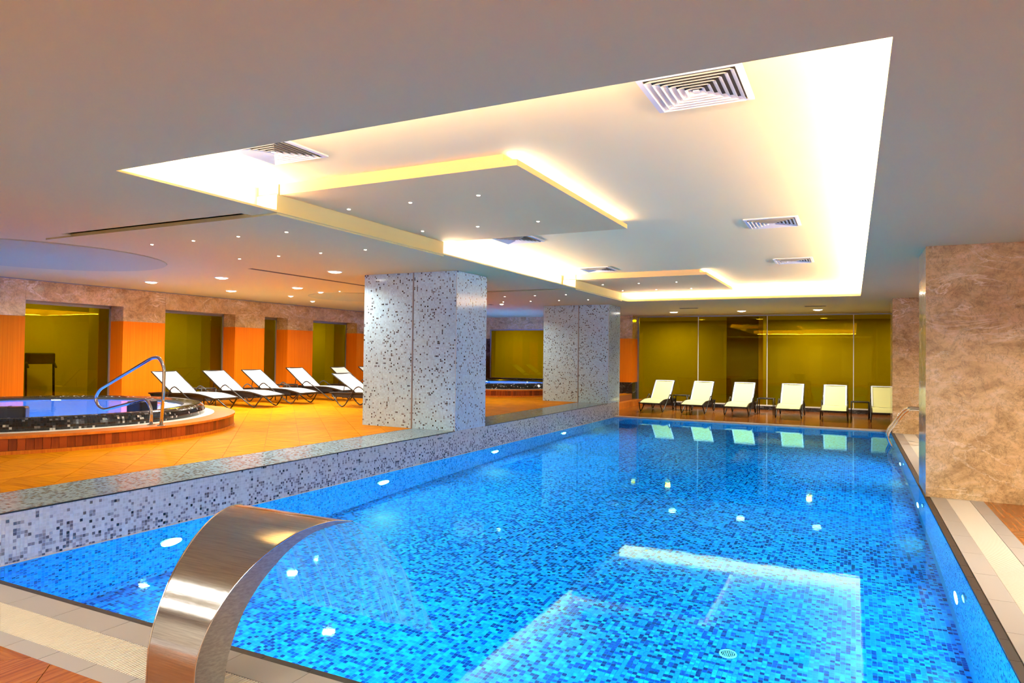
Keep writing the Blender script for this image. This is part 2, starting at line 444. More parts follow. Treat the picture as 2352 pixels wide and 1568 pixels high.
def slab(xs, ys, holes, z0, z1):
    g = MB()
    def solid(i, j):
        if not (0 <= i < len(xs)-1 and 0 <= j < len(ys)-1): return False
        cx, cyy = (xs[i]+xs[i+1])/2, (ys[j]+ys[j+1])/2
        return not any(a < cx < b and c < cyy < d for a, b, c, d in holes)
    for i in range(len(xs)-1):
        for j in range(len(ys)-1):
            if not solid(i, j): continue
            a, b, c, d = xs[i], xs[i+1], ys[j], ys[j+1]
            g.quad((a, c, z0), (a, d, z0), (b, d, z0), (b, c, z0)); g.quad((a, c, z1), (b, c, z1), (b, d, z1), (a, d, z1))
            if not solid(i-1, j): g.quad((a, c, z0), (a, c, z1), (a, d, z1), (a, d, z0))
            if not solid(i+1, j): g.quad((b, c, z0), (b, d, z0), (b, d, z1), (b, c, z1))
            if not solid(i, j-1): g.quad((a, c, z0), (b, c, z0), (b, c, z1), (a, c, z1))
            if not solid(i, j+1): g.quad((a, d, z0), (a, d, z1), (b, d, z1), (b, d, z0))
    return g
T1 = (-10.73, 5.735, ZD); T2 = (-9.6, 18.55, ZD)
# ================================================================== STRUCTURE
# ---- pool basin
def pool():
    pb = struct(empty('pool_basin'), 'deep rectangular swimming pool lined with light and dark blue mosaic')
    # shell with thickness so that it is a real tank
    g = MB().box(PX0-.1, PX1+.1, PY0-.1, PY1+.1, PZ-.15, PZ)
    g.build('pool_bed', M['bluegrout'], pb)
    for nm, b in (('pool_side', (PX0-.1, PX0, PY0, PY1, PZ, -.001)), ('pool_side', (PX1, PX1+.1, PY0, PY1, PZ, -.001)),
                  ('pool_side', (PX0, PX1, PY0-.1, PY0, PZ, -.001)), ('pool_side', (PX0, PX1, PY1, PY1+.1, PZ, -.001))):
        MB().box(*b).build(nm, M['bluegrout'], pb)
    t = .025; nx = int((PX1-PX0)/t); ny = int((PY1-PY0)/t); nz = int(-PZ/t); t2 = .032
    mosaic('floor_mosaic', M['poolmosaic'], [((PX0, PY0, PZ), (1, 0, 0), (0, 1, 0), int((PX1-PX0)/t2), int((PY1-PY0)/t2), (0, 0, 1), 'floor')], col_pool, pb, t2, .004)
    mosaic('side_mosaic', M['poolmosaic'], [((PX0, PY0, PZ), (0, 1, 0), (0, 0, 1), ny, nz, (1, 0, 0), 'w'), ((PX1, PY0, PZ), (0, 1, 0), (0, 0, 1), ny, nz, (-1, 0, 0), 'w'),
           ((PX0, PY0, PZ), (1, 0, 0), (0, 0, 1), nx, nz, (0, 1, 0), 'w'), ((PX0, PY1, PZ), (1, 0, 0), (0, 0, 1), nx, nz, (0, -1, 0), 'w')], col_pool, pb)
    wv = MB().quad((PX0, PY0, 0), (PX1, PY0, 0), (PX1, PY1, 0), (PX0, PY1, 0)).build('pool_water', M['water'], fix=False)
    tag(wv, 'still clear water filling the blue mosaic swimming pool', 'water', kind='stuff')
pool()

def pool_lamp(loc, nrm, label, k=1.0):
    t = empty('pool_lamp', loc, label=label, cat='lamp', group='underwater pool lamps')
    n = Vector(nrm); rz = math.atan2(n.y, n.x); t.rotation_euler = (0, R(90), rz)
    # local +z now points along the normal
    ring = MB().lathe([(.08, .003), (.08, .018), (.10, .018), (.105, .003)], 28).build('rim', M['steel'], t, True)
    MB().lathe([(0.0001, .02), (.05, .018), (.08, .008)], 28).build('lens', M['poollens'], t, True)
    area_light('pool_lamp_light', (0, 0, .06), .2, .2, P_POOL*k, (.62, .93, 1.0), (0, 0, 1), t, 'DISK')
names = ('nearest the steel spout', 'second from the steel spout', 'third from the steel spout', 'fourth from the steel spout')
for k, nm in enumerate(names): pool_lamp((PX0, 4.07+3.04*k, -.5), (1, 0, 0), f'round underwater lamp below the grey parapet, {nm}')
for k, nm in ((0, 'nearest the camera'), (1, 'just before the large marble pillar'), (2, 'beyond the large marble pillar')):
    pool_lamp((PX1, 5.84+3.2*k, -.5), (-1, 0, 0), f'round underwater lamp in the right pool side, {nm}')
for x, nm in ((-2.45, 'under the steel spout'), (-.2, 'right of the steel spout')):
    pool_lamp((x, PY0, -.5), (0, 1, 0), f'round underwater lamp in the near pool side, {nm}', 1.3 if x < -1 else .5)

# ---- parapet and mosaic columns (left)
def boxes(name, bx, mat, parent): return MB().box(*bx).build(name, mat, parent)
CX0, XI = -7.18, -6.20            # column outer face, inner parapet edge
C1 = (8.93, 9.88); C2 = (16.20, 17.12)
def parapet():
    p = struct(empty('wall_parapet'), 'low grey mosaic parapet along the left side of the pool')
    boxes('core', (XI, PX0, -2.6, PY1+.45, -.1, ZD-.004), M['whitegrout'], p)
    L = PY1+.4-PY0; ny = int(L/.025)
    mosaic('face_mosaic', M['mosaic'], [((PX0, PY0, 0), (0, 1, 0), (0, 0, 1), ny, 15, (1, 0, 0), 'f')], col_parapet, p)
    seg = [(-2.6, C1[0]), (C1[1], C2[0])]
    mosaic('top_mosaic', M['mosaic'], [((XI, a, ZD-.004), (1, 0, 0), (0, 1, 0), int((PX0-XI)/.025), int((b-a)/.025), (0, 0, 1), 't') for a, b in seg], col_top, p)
    for a, b in seg: boxes('edge_trim', (PX0-.012, PX0+.005, a, b, ZD-.008, ZD+.002), M['edgeline'], p)
    boxes('waterline_trim', (PX0, PX0+.006, PY0, PY1, -.004, .008), M['copinglight'], p)
parapet()
def column(name, ya, yb, label):
    c = struct(empty(name), label)
    boxes('core', (CX0, PX0, ya, yb, ZD-.002, ZS), M['whitegrout'], c)
    nz = int((ZS-ZD)/.025); w1 = XI-CX0
    mosaic('mosaic_skin', M['mosaic'], [((CX0, ya, ZD), (1, 0, 0), (0, 0, 1), int((w1-.02)/.025), nz, (0, -1, 0), 'c'), ((XI, ya, ZD), (1, 0, 0), (0, 0, 1), int((PX0-XI)/.025), nz, (0, -1, 0), 'c'),
           ((PX0, ya, ZD), (0, 1, 0), (0, 0, 1), int((yb-ya)/.025), nz, (1, 0, 0), 'c'), ((CX0, ya, ZD), (0, 1, 0), (0, 0, 1), int((yb-ya)/.025), nz, (-1, 0, 0), 'c'),
           ((CX0, yb, ZD), (1, 0, 0), (0, 0, 1), int((PX0-CX0)/.025), nz, (0, 1, 0), 'c')], col_column, c)
    boxes('expansion_joint', (XI-.022, XI+.002, ya-.006, ya, ZD, ZS), M['frame'], c)
column('column_1', *C1, 'large grey mosaic column rising from the parapet, nearer of the two')
column('column_2', *C2, 'grey mosaic column at the far end of the parapet')

# ---- floors
def floors():
    f = struct(empty('floor'), 'lower pool deck of brown wood-look tiles')
    wells = [(XI, 6.0, YF, 2.0), (1.274, XR, 2.0, PY1+.14), (-6.0, XR, PY1+.14, YG)]
    for x0, x1, y0, y1 in wells: boxes('slab', (x0, x1, y0, y1, -.12, ZF-.006), M['grout'], f)
    deck_tiles([(XI, XR, .2, 2.0), (1.274, XR, 2.0, PY1+.14), (-6.0, XR, PY1+.14, YG)], ZF-.006, ZF, M['tile_low'], f,
               skip=lambda x, y: x > 3.0 and y < 12)
    u = struct(empty('floor_raised'), 'raised left deck of glossy orange wood-look tiles')
    hs = [(T1[0]-1.95, T1[0]+1.95, T1[1]-1.95, T1[1]+1.95), (T2[0]-1.4, T2[0]+1.4, T2[1]-1.4, T2[1]+1.4)]
    slab(sorted({XW-.5, XI, *(v for h in hs for v in h[:2])}), sorted({YF, YB, *(v for h in hs for v in h[2:])}), hs, -.12, ZD-.006).build('slab', M['grout'], u, fix=False)
    deck_tiles([(XW, XI, 2.6, YB)], ZD-.006, ZD, M['tile'], u,
               skip=lambda x, y: math.hypot(x+10.73, y-5.735) < 2.4 or math.hypot(x+9.6, y-18.55) < 1.7)
    # steps down from the raised deck at the back
    st = struct(empty('steps'), 'orange wooden steps from the raised deck down to the back deck')
    bevel(boxes('step', (-6.42, -6.0, 17.2, YG-.05, -.1, .19), M['board'], st))
    bevel(boxes('riser_board', (-6.43, -6.40, 17.2, YB, .19, ZD-.01), M['plank'], st))
    bevel(boxes('nosing', (XI-.26, -6.38, 17.2, YB, ZD-.012, ZD+.012), M['board'], st))
floors()

# ---- coping and overflow grate
def coping():
    c = struct(empty('trim_coping'), 'grey stone pool coping with a slotted overflow grate')
    def strip(axis, a0, a1, b0, b1, z1, mat, nm, step, gap=.004):
        n = max(1, round((a1-a0)/step)); d = (a1-a0)/n
        for k in range(n):
            p, q = a0+k*d+gap/2, a0+(k+1)*d-gap/2
            bx = (p, q, b0, b1) if axis == 'x' else (b0, b1, p, q)
            MB().box(*bx, -.06, z1).build(nm, mat, c, fix=False)
    # near side (runs along x)
    xa, xb = PX0, 1.274
    strip('x', xa, PX1, 2.520, PY0, .012, M['edgetile'], 'edge_tile', .3)
    strip('x', xa, .777, 2.345, 2.518, ZF, M['coping'], 'coping_stone', .45)
    strip('x', xa, xb, 2.0, 2.105, ZF, M['coping'], 'coping_stone', .3)
    # right side (runs along y)
    strip('y', 2.52, PY1, PX1, .777, .012, M['edgetile'], 'edge_tile', .3)
    strip('y', 2.345, PY1, .779, .926, ZF, M['coping'], 'coping_stone', .6)
    strip('y', 2.0, PY1, 1.149, 1.274, ZF, M['coping'], 'coping_stone', .45)
    # far side
    strip('x', PX0, PX1, PY1, PY1+.14, ZF+.012, M['copinglight'], 'coping_stone', .6)
    for bx in ((xa, 1.149, 2.105, 2.345, -.08, -.03), (.926, 1.149, 2.345, PY1, -.08, -.03)): boxes('gutter', bx, M['gutter'], c)
    g = MB(); pitch = .0175
    for k in range(int((1.149-xa)/pitch)): x = xa+k*pitch; g.box(x, x+.0095, 2.108, 2.342, -.03, ZF-.002)
    for k in range(int((PY1-2.36)/pitch)): y = 2.36+k*pitch; g.box(.929, 1.146, y, y+.0095, -.03, ZF-.002)
    g.build('grate_bars', M['grate'], c, fix=False)['kind'] = 'stuff'
coping()

# ---- walls
Z_OR, Z_LIN, Z_SILL = 2.15, 2.45, .52      # top of orange, window head, sill
XGL = XW-.45
WINS = [(2.9, 4.9), (7.18, 9.05), (10.02, 11.92), (12.86, 13.66), (14.62, 16.51)]
def wall_left():
    wl = struct(empty('wall_left'), 'left wall with brown marble band above orange panels')
    edges = [YF]+[e for wn in WINS for e in wn]+[YB]
    piers = [(edges[i], edges[i+1]) for i in range(0, len(edges), 2)]
    for a, b in piers:
        boxes('core', (XW-.45, XW-.02, a+.02, b-.02, ZD, ZS), M['roomwall'], wl)
        # front cladding
        n = max(1, round((b-a)/1.0)); d = (b-a)/n
        for k in range(n):
            bevel(MB().box(XW-.02, XW, a+k*d+.001, a+(k+1)*d-.001, Z_OR, ZS).build('marble_panel', M['marble'], wl), .002)
            bevel(MB().box(XW-.02, XW, a+k*d+.001, a+(k+1)*d-.001, Z_SILL-.02, Z_OR-.002).build('orange_panel', M['orange'], wl), .002)
        for y0, y1 in ((a, a+.02), (b-.02, b)):
            boxes('reveal_marble', (XW-.45, XW-.021, y0, y1, Z_OR, ZS), M['marble'], wl)
            boxes('reveal_panel', (XW-.45, XW-.021, y0, y1, Z_SILL-.02, Z_OR-.002), M['orange'], wl)
    for a, b in WINS:
        n = 2 if b-a > 1 else 1; d = (b-a)/n
        for k in range(n):
            boxes('marble_lintel', (XW-.45, XW, a+k*d+.001, a+(k+1)*d-.001, Z_LIN, ZS), M['marble'], wl)
    boxes('plinth', (XW-.45, XW+.012, YF, YB, ZD, Z_SILL-.02), M['darkmarble'], wl)
    boxes('ceiling_bead', (XW, XW+.012, YF, YB, ZS-.018, ZS-.001), M['frame'], wl)
    for i, (a, b) in enumerate(WINS):
        wn = struct(empty(f'window_{i+1}'), 'yellow tinted window in the left wall')
        for bx in ((XGL, XGL+.05, a, b, Z_LIN-.045, Z_LIN), (XGL, XGL+.05, a, a+.035, Z_SILL, Z_LIN), (XGL, XGL+.05, b-.035, b, Z_SILL, Z_LIN)):
            boxes('window_frame', bx, M['frame'], wn)
        boxes('window_sill', (XGL-.02, XW-.02, a, b, Z_SILL-.02, Z_SILL+.03), M['whitemetal'], wn)
        boxes('pane', (XGL+.018, XGL+.028, a+.035, b-.035, Z_SILL+.03, Z_LIN-.045), M['yglass'], wn)
    # rooms seen through the panes
    rm = struct(empty('gym_room'), 'dim room behind the left windows')
    xb = XGL-2.6
    boxes('back_wall', (xb-.1, xb, YF, YB, ZD-.1, ZS), M['roomwall'], rm)
    boxes('room_floor', (xb, XW-.5, YF, YB, ZD-.1, ZD-.006), M['roomdark'], rm)
    for a, b in WINS: boxes('inner_column', (XGL-.9, XGL-.55, b+.12, b+.5, ZD-.006, ZS), M['roomwall'], rm)
    for y0, y1 in ((4.6, 7.6), (7.6, 10.6), (10.6, 13.6), (13.6, 16.6), (16.6, 19.6)):
        area_light('inner_room_light', ((xb+XGL)/2-.1, (y0+y1)/2, ZS-.04), .3, .3, 20, WARM2, (0, 0, -1))
wall_left()

def wall_back():
    wb = struct(empty('wall_back'), 'back wall with marble, orange panel and dark plinth beside the glass')
    # left part: marble frieze and window behind the far hot tub
    wx0, wx1, wz0, wz1 = -11.25, -7.35, .765, 2.40
    boxes('core', (XW, -6.22, YB+.02, YB+.42, -.1, wz0-.04), M['roomwall'], wb)
    boxes('core', (XW, -6.22, YB+.02, YB+.42, wz1+.02, ZS), M['roomwall'], wb)
    for a, b in ((XW, wx0-.04), (wx1+.04, -6.22)): boxes('core', (a, b, YB+.02, YB+.42, wz0-.04, wz1+.02), M['roomwall'], wb)
    n = 5; d = (wx1+.2-XW)/n
    for k in range(n): boxes('marble_panel', (XW+k*d+.001, XW+(k+1)*d-.001, YB, YB+.02, wz1+.02, ZS), M['marble'], wb)
    boxes('dark_panel', (XW, wx0-.04, YB, YB+.02, ZD, 2.1), M['darkmarble'], wb)
    boxes('dark_panel', (XW, wx0-.04, YB, YB+.02, 2.1, wz1+.02), M['marble'], wb)
    boxes('dark_panel', (wx0-.04, wx1+.04, YB, YB+.02, ZD, wz0-.02), M['darkmarble'], wb)
    # pier next to the glass wall
    px0, px1 = wx1+.04, -6.2
    boxes('marble_panel', (px0, px1, YB, YB+.02, 2.11, ZS), M['marble'], wb)
    boxes('orange_panel', (px0, px1, YB, YB+.02, .73, 2.108), M['orange'], wb)
    boxes('dark_panel', (px0, px1, YB, YB+.02, -.05, .728), M['darkmarble'], wb)
    for nm, z0, z1, m in (('marble_panel', 2.11, ZS, 'marble'), ('orange_panel', .73, 2.108, 'orange'), ('dark_panel', -.05, .728, 'darkmarble')):
        boxes(nm, (px1-.02, px1, YB+.021, YG+.02, z0, z1), M[m], wb)
    wn = struct(empty('window_6'), 'yellow tinted window behind the far hot tub')
    for bx in ((wx0-.04, wx1+.04, YB+.02, YB+.08, wz1-.02, wz1+.02), (wx0-.04, wx1+.04, YB+.02, YB+.08, wz0-.04, wz0), (wx0-.04, wx0, YB+.02, YB+.08, wz0, wz1-.02), (wx1, wx1+.04, YB+.02, YB+.08, wz0, wz1-.02)):
        boxes('window_frame', bx, M['frame'], wn)
    boxes('pane', (wx0, wx1, YB+.045, YB+.055, wz0, wz1-.02), M['yglass'], wn)
    # glass wall
    gw = struct(empty('window_7'), 'tall yellow tinted glass wall of four panes at the back')
    xs = [-6.17, -4.28, -2.27, .02, 2.2]; z0, z1 = .17, ZS-.035
    boxes('plinth', (-6.2, XR, YG-.03, YG+.10, -.05, .13), M['darkmarble'], gw)
    boxes('window_sill', (-6.2, XR, YG-.035, YG+.05, .13, .165), M['whitemetal'], gw)
    boxes('window_frame', (-6.2, XR, YG, YG+.05, z1, ZS), M['frame'], gw)
    boxes('window_frame', (-6.2, -6.15, YG, YG+.05, .165, z1), M['frame'], gw)
    for a, b in zip(xs, xs[1:]): boxes('pane', (a+.004, b-.004, YG+.02, YG+.032, .165, z1), M['yglass'], gw)
    for x in xs[1:-1]: boxes('pane_joint', (x-.012, x+.012, YG+.014, YG+.036, .165, z1), M['whitemetal'], gw)
    boxes('window_frame', (2.2, XR, YG, YG+.06, .165, z1), M['frame'], gw)
    # room behind
    rm = struct(empty('spa_room'), 'dim room behind the back glass wall')
    yb = YG+3.0
    boxes('back_wall', (-14, XR+.5, yb, yb+.1, -.1, ZS), M['roomwall'], rm)
    boxes('room_floor', (-14, XR+.5, YG+.1, yb, -.12, -.02), M['roomdark'], rm)
    boxes('side_wall', (-14.1, -14, YB+.4, yb, -.1, ZS), M['roomwall'], rm)
    boxes('side_wall', (XR+.4, XR+.5, YG+.1, yb, -.1, ZS), M['roomwall'], rm)
    boxes('partition', (-3.62, -2.6, YG+1.2, YG+1.4, -.02, ZS), M['roomdark'], rm)
    boxes('partition', (-2.58, -2.45, YG+.6, YG+1.4, -.02, ZS), M['roomwall'], rm)
    boxes('door_panel', (-9.9, -8.9, yb-.04, yb, -.02, 2.25), M['roomdark'], rm)
    boxes('door_panel', (-9.2, -8.9, YG+1.0, YG+1.2, -.02, ZS), M['roomwall'], rm)
    for x, p in ((-12, 30), (-9.2, 40), (-5.6, 42), (-1.2, 46), (2.0, 40)):
        area_light('spa_room_light', (x, YG+1.7, ZS-.04), .16, .16, p*.75, WARM2, (0, 0, -1), shape='DISK')
wall_back()

def wall_others():
    wr = struct(empty('wall_right'), 'plain right wall behind the marble pillars')
    boxes('core', (XR, XR+.2, YF, YG, -.1, ZS), M['roomwall'], wr)
    n = 8; d = (YG-YF)/n
    for k in range(n): boxes('marble_panel', (XR-.02, XR, YF+k*d+.001, YF+(k+1)*d-.001, ZF, ZS), M['marble'], wr)
    wf = struct(empty('wall_front'), 'wall behind the camera with pale vertical panels')
    boxes('core', (XW-.5, XR, YF-.2, YF, -.1, ZS), M['roomwall'], wf)
    for x in (-4.2, -2.4, -.6, 1.2): boxes('pale_panel', (x, x+.7, YF, YF+.03, .4, 2.3), M['whitemetal'], wf)
wall_others()

def pillar(name, bx, label):
    p = struct(empty(name), label)
    x0, x1, y0, y1 = bx
    boxes('core', (x0+.02, x1-.02, y0+.02, y1-.02, ZF, ZS), M['roomwall'], p)
    zs = [ZF, .36, 1.55, ZS] if y0 < 12 else [ZF, 1.4, ZS]
    for a, b in zip(zs, zs[1:]):
        boxes('marble_slab', (x0, x1, y0, y0+.02, a+.0004, b-.0004), M['marble'], p)
        boxes('marble_slab', (x0, x1, y1-.02, y1, a+.0004, b-.0004), M['marble'], p)
        boxes('marble_slab', (x0, x0+.02, y0+.0201, y1-.0201, a+.0004, b-.0004), M['marble'], p)
        boxes('marble_slab', (x1-.02, x1, y0+.0201, y1-.0201, a+.0004, b-.0004), M['marble'], p)
pillar('pillar_1', (.735, 2.35, 8.95, 9.82), 'massive polished brown marble pillar at the right pool edge')
pillar('pillar_2', (.740, 2.35, 16.25, 17.1), 'narrower looking brown marble pillar at the far right pool corner')

# ---- ceiling
def star(parent, x, y, z, r=.017, power=0):
    s = MB().lathe([(.0001, -.004), (r*.7, -.005), (r, -.001), (r, .004)], 12).build('star_light', M['star'], parent, True, fix=False)
    s.location = (x, y, z)
    if power: area_light('star_beam', (0, 0, -.008), .03, .03, power, WARM2, (0, 0, -1), s, 'DISK', 120)
def ceiling():
    c = struct(empty('ceiling'), 'beige plaster ceiling with a large lit rectangular recess')
    X0, X1, Y0, Y1 = XGL-2.7, XR+.5, YF-.2, YG+3.1
    slots = [(-7.87, -5.06, 4.51, 4.62), (-7.87, -5.06, 12.07, 12.18)]
    holes = [(RX0, RX1, RY0, RY1)]+slots
    xs = sorted({X0, -7.87, -5.06, RX0, RX1, X1}); ys = sorted({Y0, RY0, RY1, Y1, 4.51, 4.62, 12.07, 12.18})
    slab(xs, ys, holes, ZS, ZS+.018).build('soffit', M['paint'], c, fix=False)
    boxes('recess_ceiling', (X0, X1, Y0, Y1, ZC, ZC+.1), M['paintlit'], c)
    e = .33
    for bx in ((RX0-e-.1, RX0-e, RY0-e, RY1+e), (RX1+e, RX1+e+.1, RY0-e, RY1+e), (RX0-e, RX1+e, RY0-e-.1, RY0-e), (RX0-e, RX1+e, RY1+e, RY1+e+.1)):
        boxes('cove_wall', (*bx, ZS+.018, ZC), M['paintlit'], c)
    for a, b, y0, y1 in slots: boxes('slot_cap', (a-.05, b, y0-.06, y1+.06, ZS+.12, ZS+.14), M['groove'], c)
    pan = []
    for ya, yb, sy in ((4.62, 7.48, (5.34, 6.64)), (12.18, 15.10, (13.17, 14.5))):
        lo = MB().box(-8.35, RX0-.02, ya, yb, ZS-.018, ZS+.0).box(-5.0, RX0-.025, ya, yb, ZS, ZC-.1).box(-5.0, RX0-.03, ya+.02, yb-.03, ZC-.1, ZC).build('lower_panel', M['paint'], c)
        for x in (-7.49, -6.77, -6.05, -5.34):
            for y in sy: star(lo, x, y, ZS-.018, power=9 if ya < 8 else 0)
        up = MB().box(RX0-.024, -2.30, ya+.03, yb+.02, ZC-.1, ZC-.052).box(RX0-.024, -2.42, ya+.031, yb-.10, ZC-.052, ZC).build('upper_panel', M['panel'], c)
        for x in (-4.56, -3.81, -3.06):
            for y in (sy[0]+.06, sy[1]+.08): star(up, x, y, ZC-.1)
        area_light('panel_cove', (-2.36, (ya+yb)/2, ZC-.048), yb-ya-.1, .04, 9*(yb-ya), WARM, (.6, 0, 1), roll_axis=(0, 1, 0))
    for (cx, cyy, r) in ((-10.09, 5.46, 1.62), (-10.1, 12.5, 1.22)):
        d = MB().lathe([(.0001, -.012), (r-.01, -.012), (r, 0)], 96).build('round_panel', M['paint2'], c, fix=False); d.location = (cx, cyy, ZS)
        for k in range(3):
            a = R(-70+25*k); star(d, (r+.25)*math.cos(a), (r+.25)*math.sin(a), 0)
    # linear air slot along the raised deck
    boxes('linear_slot', (-8.36, -8.28, 7.5, 15.5, ZS-.004, ZS+.0), M['slot'], c)
    boxes('linear_slot', (-6.1, XR, YG-.62, YG-.58, ZS-.003, ZS), M['slot'], c)
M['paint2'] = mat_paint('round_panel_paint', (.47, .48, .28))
ceiling()

# ================================================================== THINGS
# ---- stainless waterfall spout
def spout():
    XC = -2.63
    t = empty('waterfall_spout', (XC, 2.06, ZF), label='curved brushed stainless steel waterfall spout arching over the pool edge', cat='spout')
    outer = [(2.00, ZF), (2.005, .15), (2.015, .25), (2.055, .36), (2.12, .465), (2.20, .555), (2.30, .632), (2.42, .69), (2.52, .715), (2.63, .722), (2.735, .702)]
    inner = [(2.118, ZF), (2.128, .12), (2.146, .235), (2.195, .375), (2.255, .475), (2.32, .55), (2.41, .628), (2.50, .676), (2.57, .694), (2.65, .703), (2.735, .699)]
    oc = smoothed([(0, y-2.06, z-ZF) for y, z in outer], 5); ic = smoothed([(0, y-2.06, z-ZF) for y, z in inner], 5)
    hw = lambda y: .149+(.38-.149)*max(0, (y+2.06-2.0))/.73
    def sheet(curve, off=0):
        return [[(s*(hw(p.y)-off), p.y, p.z) for s in np.linspace(-1, 1, 13)] for p in curve]
    o = MB().grid(sheet(oc)).build('blade', M['brushed'], t, True, fix=False)
    MB().grid([r[::-1] for r in sheet(ic)]).build('underside', M['brushed'], t, True, fix=False)
    for s in (-1, 1):
        rows = [[(s*hw(a.y), a.y, a.z), (s*(hw(b.y)), b.y, b.z)] for a, b in zip(oc, ic)]
        MB().grid(rows).build('side_plate', M['brushed_side'], t, False, fix=False)
    e = MB()
    for s in (-1, 1): e.tube([(s*hw(p.y), p.y, p.z) for p in oc], .0035, 6)
    e.build('edge_weld', M['steel'], t, True)
    bevel(MB().box(-.17, .17, -.09, .09, 0, .012).build('base_plate', M['steel'], t))
    # falling sheet of water
    rows = []
    for k in range(25):
        q = k/24; tt = q*.42
        y = 2.735+1.15*tt+.1*tt*tt; z = max(.7-.12*tt*2-.5*9.81*tt*tt*.72, .0)
        h = .375+.20*q**1.5
        rows.append([(s*h+.012*math.sin(9*s+3*q)*q, y-2.06+.015*math.sin(14*s)*q, z-ZF) for s in np.linspace(-1, 1, 31)])
        if z <= .004: break
    ws = MB().grid(rows).build('water_sheet', M['sheet'], None, True, fix=False)
    ws.location = t.location
    tag(ws, 'thin translucent sheet of water falling from the steel spout', 'water')
spout()

# ---- loungers
def lounger(ang, sling):
    t = empty('sun_lounger')
    prof = [(0, .262), (.12, .285), (.28, .312), (.5, .335), (.85, .335), (1.2, .325)]
    pc = smoothed([(x, 0, z) for x, z in prof], 4); W = .285
    hb = Vector((1.2, 0, .325)); L = .76; tp = hb+L*Vector((math.cos(ang), 0, math.sin(ang)))
    rows = [[(p.x, y, p.z+.004-.012*(1-(y/W)**2)) for y in np.linspace(-W+.01, W-.01, 9)] for p in pc]
    sd = lambda rows, d: MB().grid(rows).grid([[(x, y, z-d) for x, y, z in r][::-1] for r in rows])
    sd(rows, .006).build('seat', M[sling], t, True, fix=False)
    bk = [hb+(tp-hb)*k/6 for k in range(7)]
    nrm = Vector((-math.sin(ang), 0, math.cos(ang)))
    rows = [[tuple(p+Vector((0, y, 0))+nrm*(.006-.014*(1-(y/W)**2))) for y in np.linspace(-W+.01, W-.01, 9)] for p in bk]
    b = sd(rows, .006).build('backrest', M[sling], t, True, fix=False)
    if sling == 'sling_cream':
        h = MB()
        for s in (-1, 1): h.grid([[tuple(p+Vector((0, s*(W-.01-d), 0))+nrm*.011) for d in (0, .035)] for p in bk])
        h.grid([[tuple(p+Vector((0, y, 0))+nrm*.011) for y in (-W+.01, W-.01)] for p in (tp-(tp-hb)*.045, tp)])
        h.build('hem', M['sling_edge'], b, fix=False)
    f = MB()
    for s in (-1, 1): f.tube([(p.x, s*W, p.z-.004) for p in pc]+[(1.9, s*W, .30)], .017, 8)
    f.tube([(.0, -W, .258), (.0, W, .258)], .015); f.tube([(1.9, -W, .30), (1.9, W, .30)], .015); f.tube([(1.2, -W, .31), (1.2, W, .31)], .013); f.tube([(.55, -W, .31), (.55, W, .31)], .012)
    f.build('frame', M['black'], t, True)
    g = MB()
    for s in (-1, 1): g.tube([hb+Vector((0, s*W, 0)), tp+Vector((0, s*W, 0))], .013, 8)
    g.tube([tp+Vector((0, -W, 0)), tp+Vector((0, W, 0))], .012, 8)
    g.build('back_frame', M['black'], t, True)
    m = hb+(tp-hb)*.55
    MB().tube([m+Vector((0, -.2, -.012)), Vector((1.62, -.2, .2)), Vector((1.62, .2, .2)), m+Vector((0, .2, -.012))], .009, 6).build('prop', M['black'], t, True)
    MB().box(.30, 1.85, -W+.01, -W+.018, .215, .318).box(.30, 1.85, W-.018, W-.01, .215, .318).build('side_skirt', M['black'], t)
    for s in (-1, 1):
        y = s*(W+.018)
        MB().tube(smoothed(fillet([(.02, y-.02*s, .262), (.13, y, .12), (.23, y, .012), (.33, y, .045), (.98, y, .40), (1.10, y, .465), (1.20, y, .42), (1.46, y, .06), (1.54, y, .012), (1.63, y, .06), (1.86, y-.02*s, .30)], .06, 3), 2), .0135, 8).build('leg', M['black'], t, True)
    return t
def loungers():
    spots = [(9.45, -10.95, 0, 'first from the hot tub by the orange wall'), (10.63, -10.9, 0, 'second from the hot tub by the orange wall'),
             (11.77, -10.98, 0, 'third from the hot tub by the orange wall'), (13.15, -10.98, 1, 'fourth from the hot tub by the orange wall'),
             (14.75, -10.95, 1, 'fifth from the hot tub by the orange wall'), (11.80, -8.26, 2, 'half hidden by the near mosaic column')]
    protos = {}
    for y, x, k, lb in spots:
        a = (R(33), R(36), R(31))[k]
        if k in protos: o = copy_tree(protos[k])
        else: o = protos[k] = lounger(a, 'sling_white')
        o.location = (x, y, ZD); o.rotation_euler = (0, 0, math.pi)
        tag(o, 'white sling sun lounger, '+lb, 'sun lounger', 'white loungers on the raised deck')
    o = copy_tree(protos[1]); o.location = (-11.0, 16.0, ZD); o.rotation_euler = (0, 0, math.pi)
    tag(o, 'white sling sun lounger, only its foot end seen, sixth from the hot tub', 'sun lounger', 'white loungers on the raised deck')
    pr = None
    ords = ('first from the left', 'second from the left', 'third from the left', 'fourth from the left', 'fifth from the left', 'sixth from the left')
    for x, od in zip((-4.95, -3.82, -2.70, -1.45, -.41, .70), ords):
        if pr is None: o = pr = lounger(R(42), 'sling_cream')
        else: o = copy_tree(pr)
        o.location = (x, 18.30, ZF); o.rotation_euler = (0, 0, math.pi/2)
        tag(o, 'cream sling sun lounger by the yellow glass wall, '+od, 'sun lounger', 'cream loungers before the glass wall')
loungers()
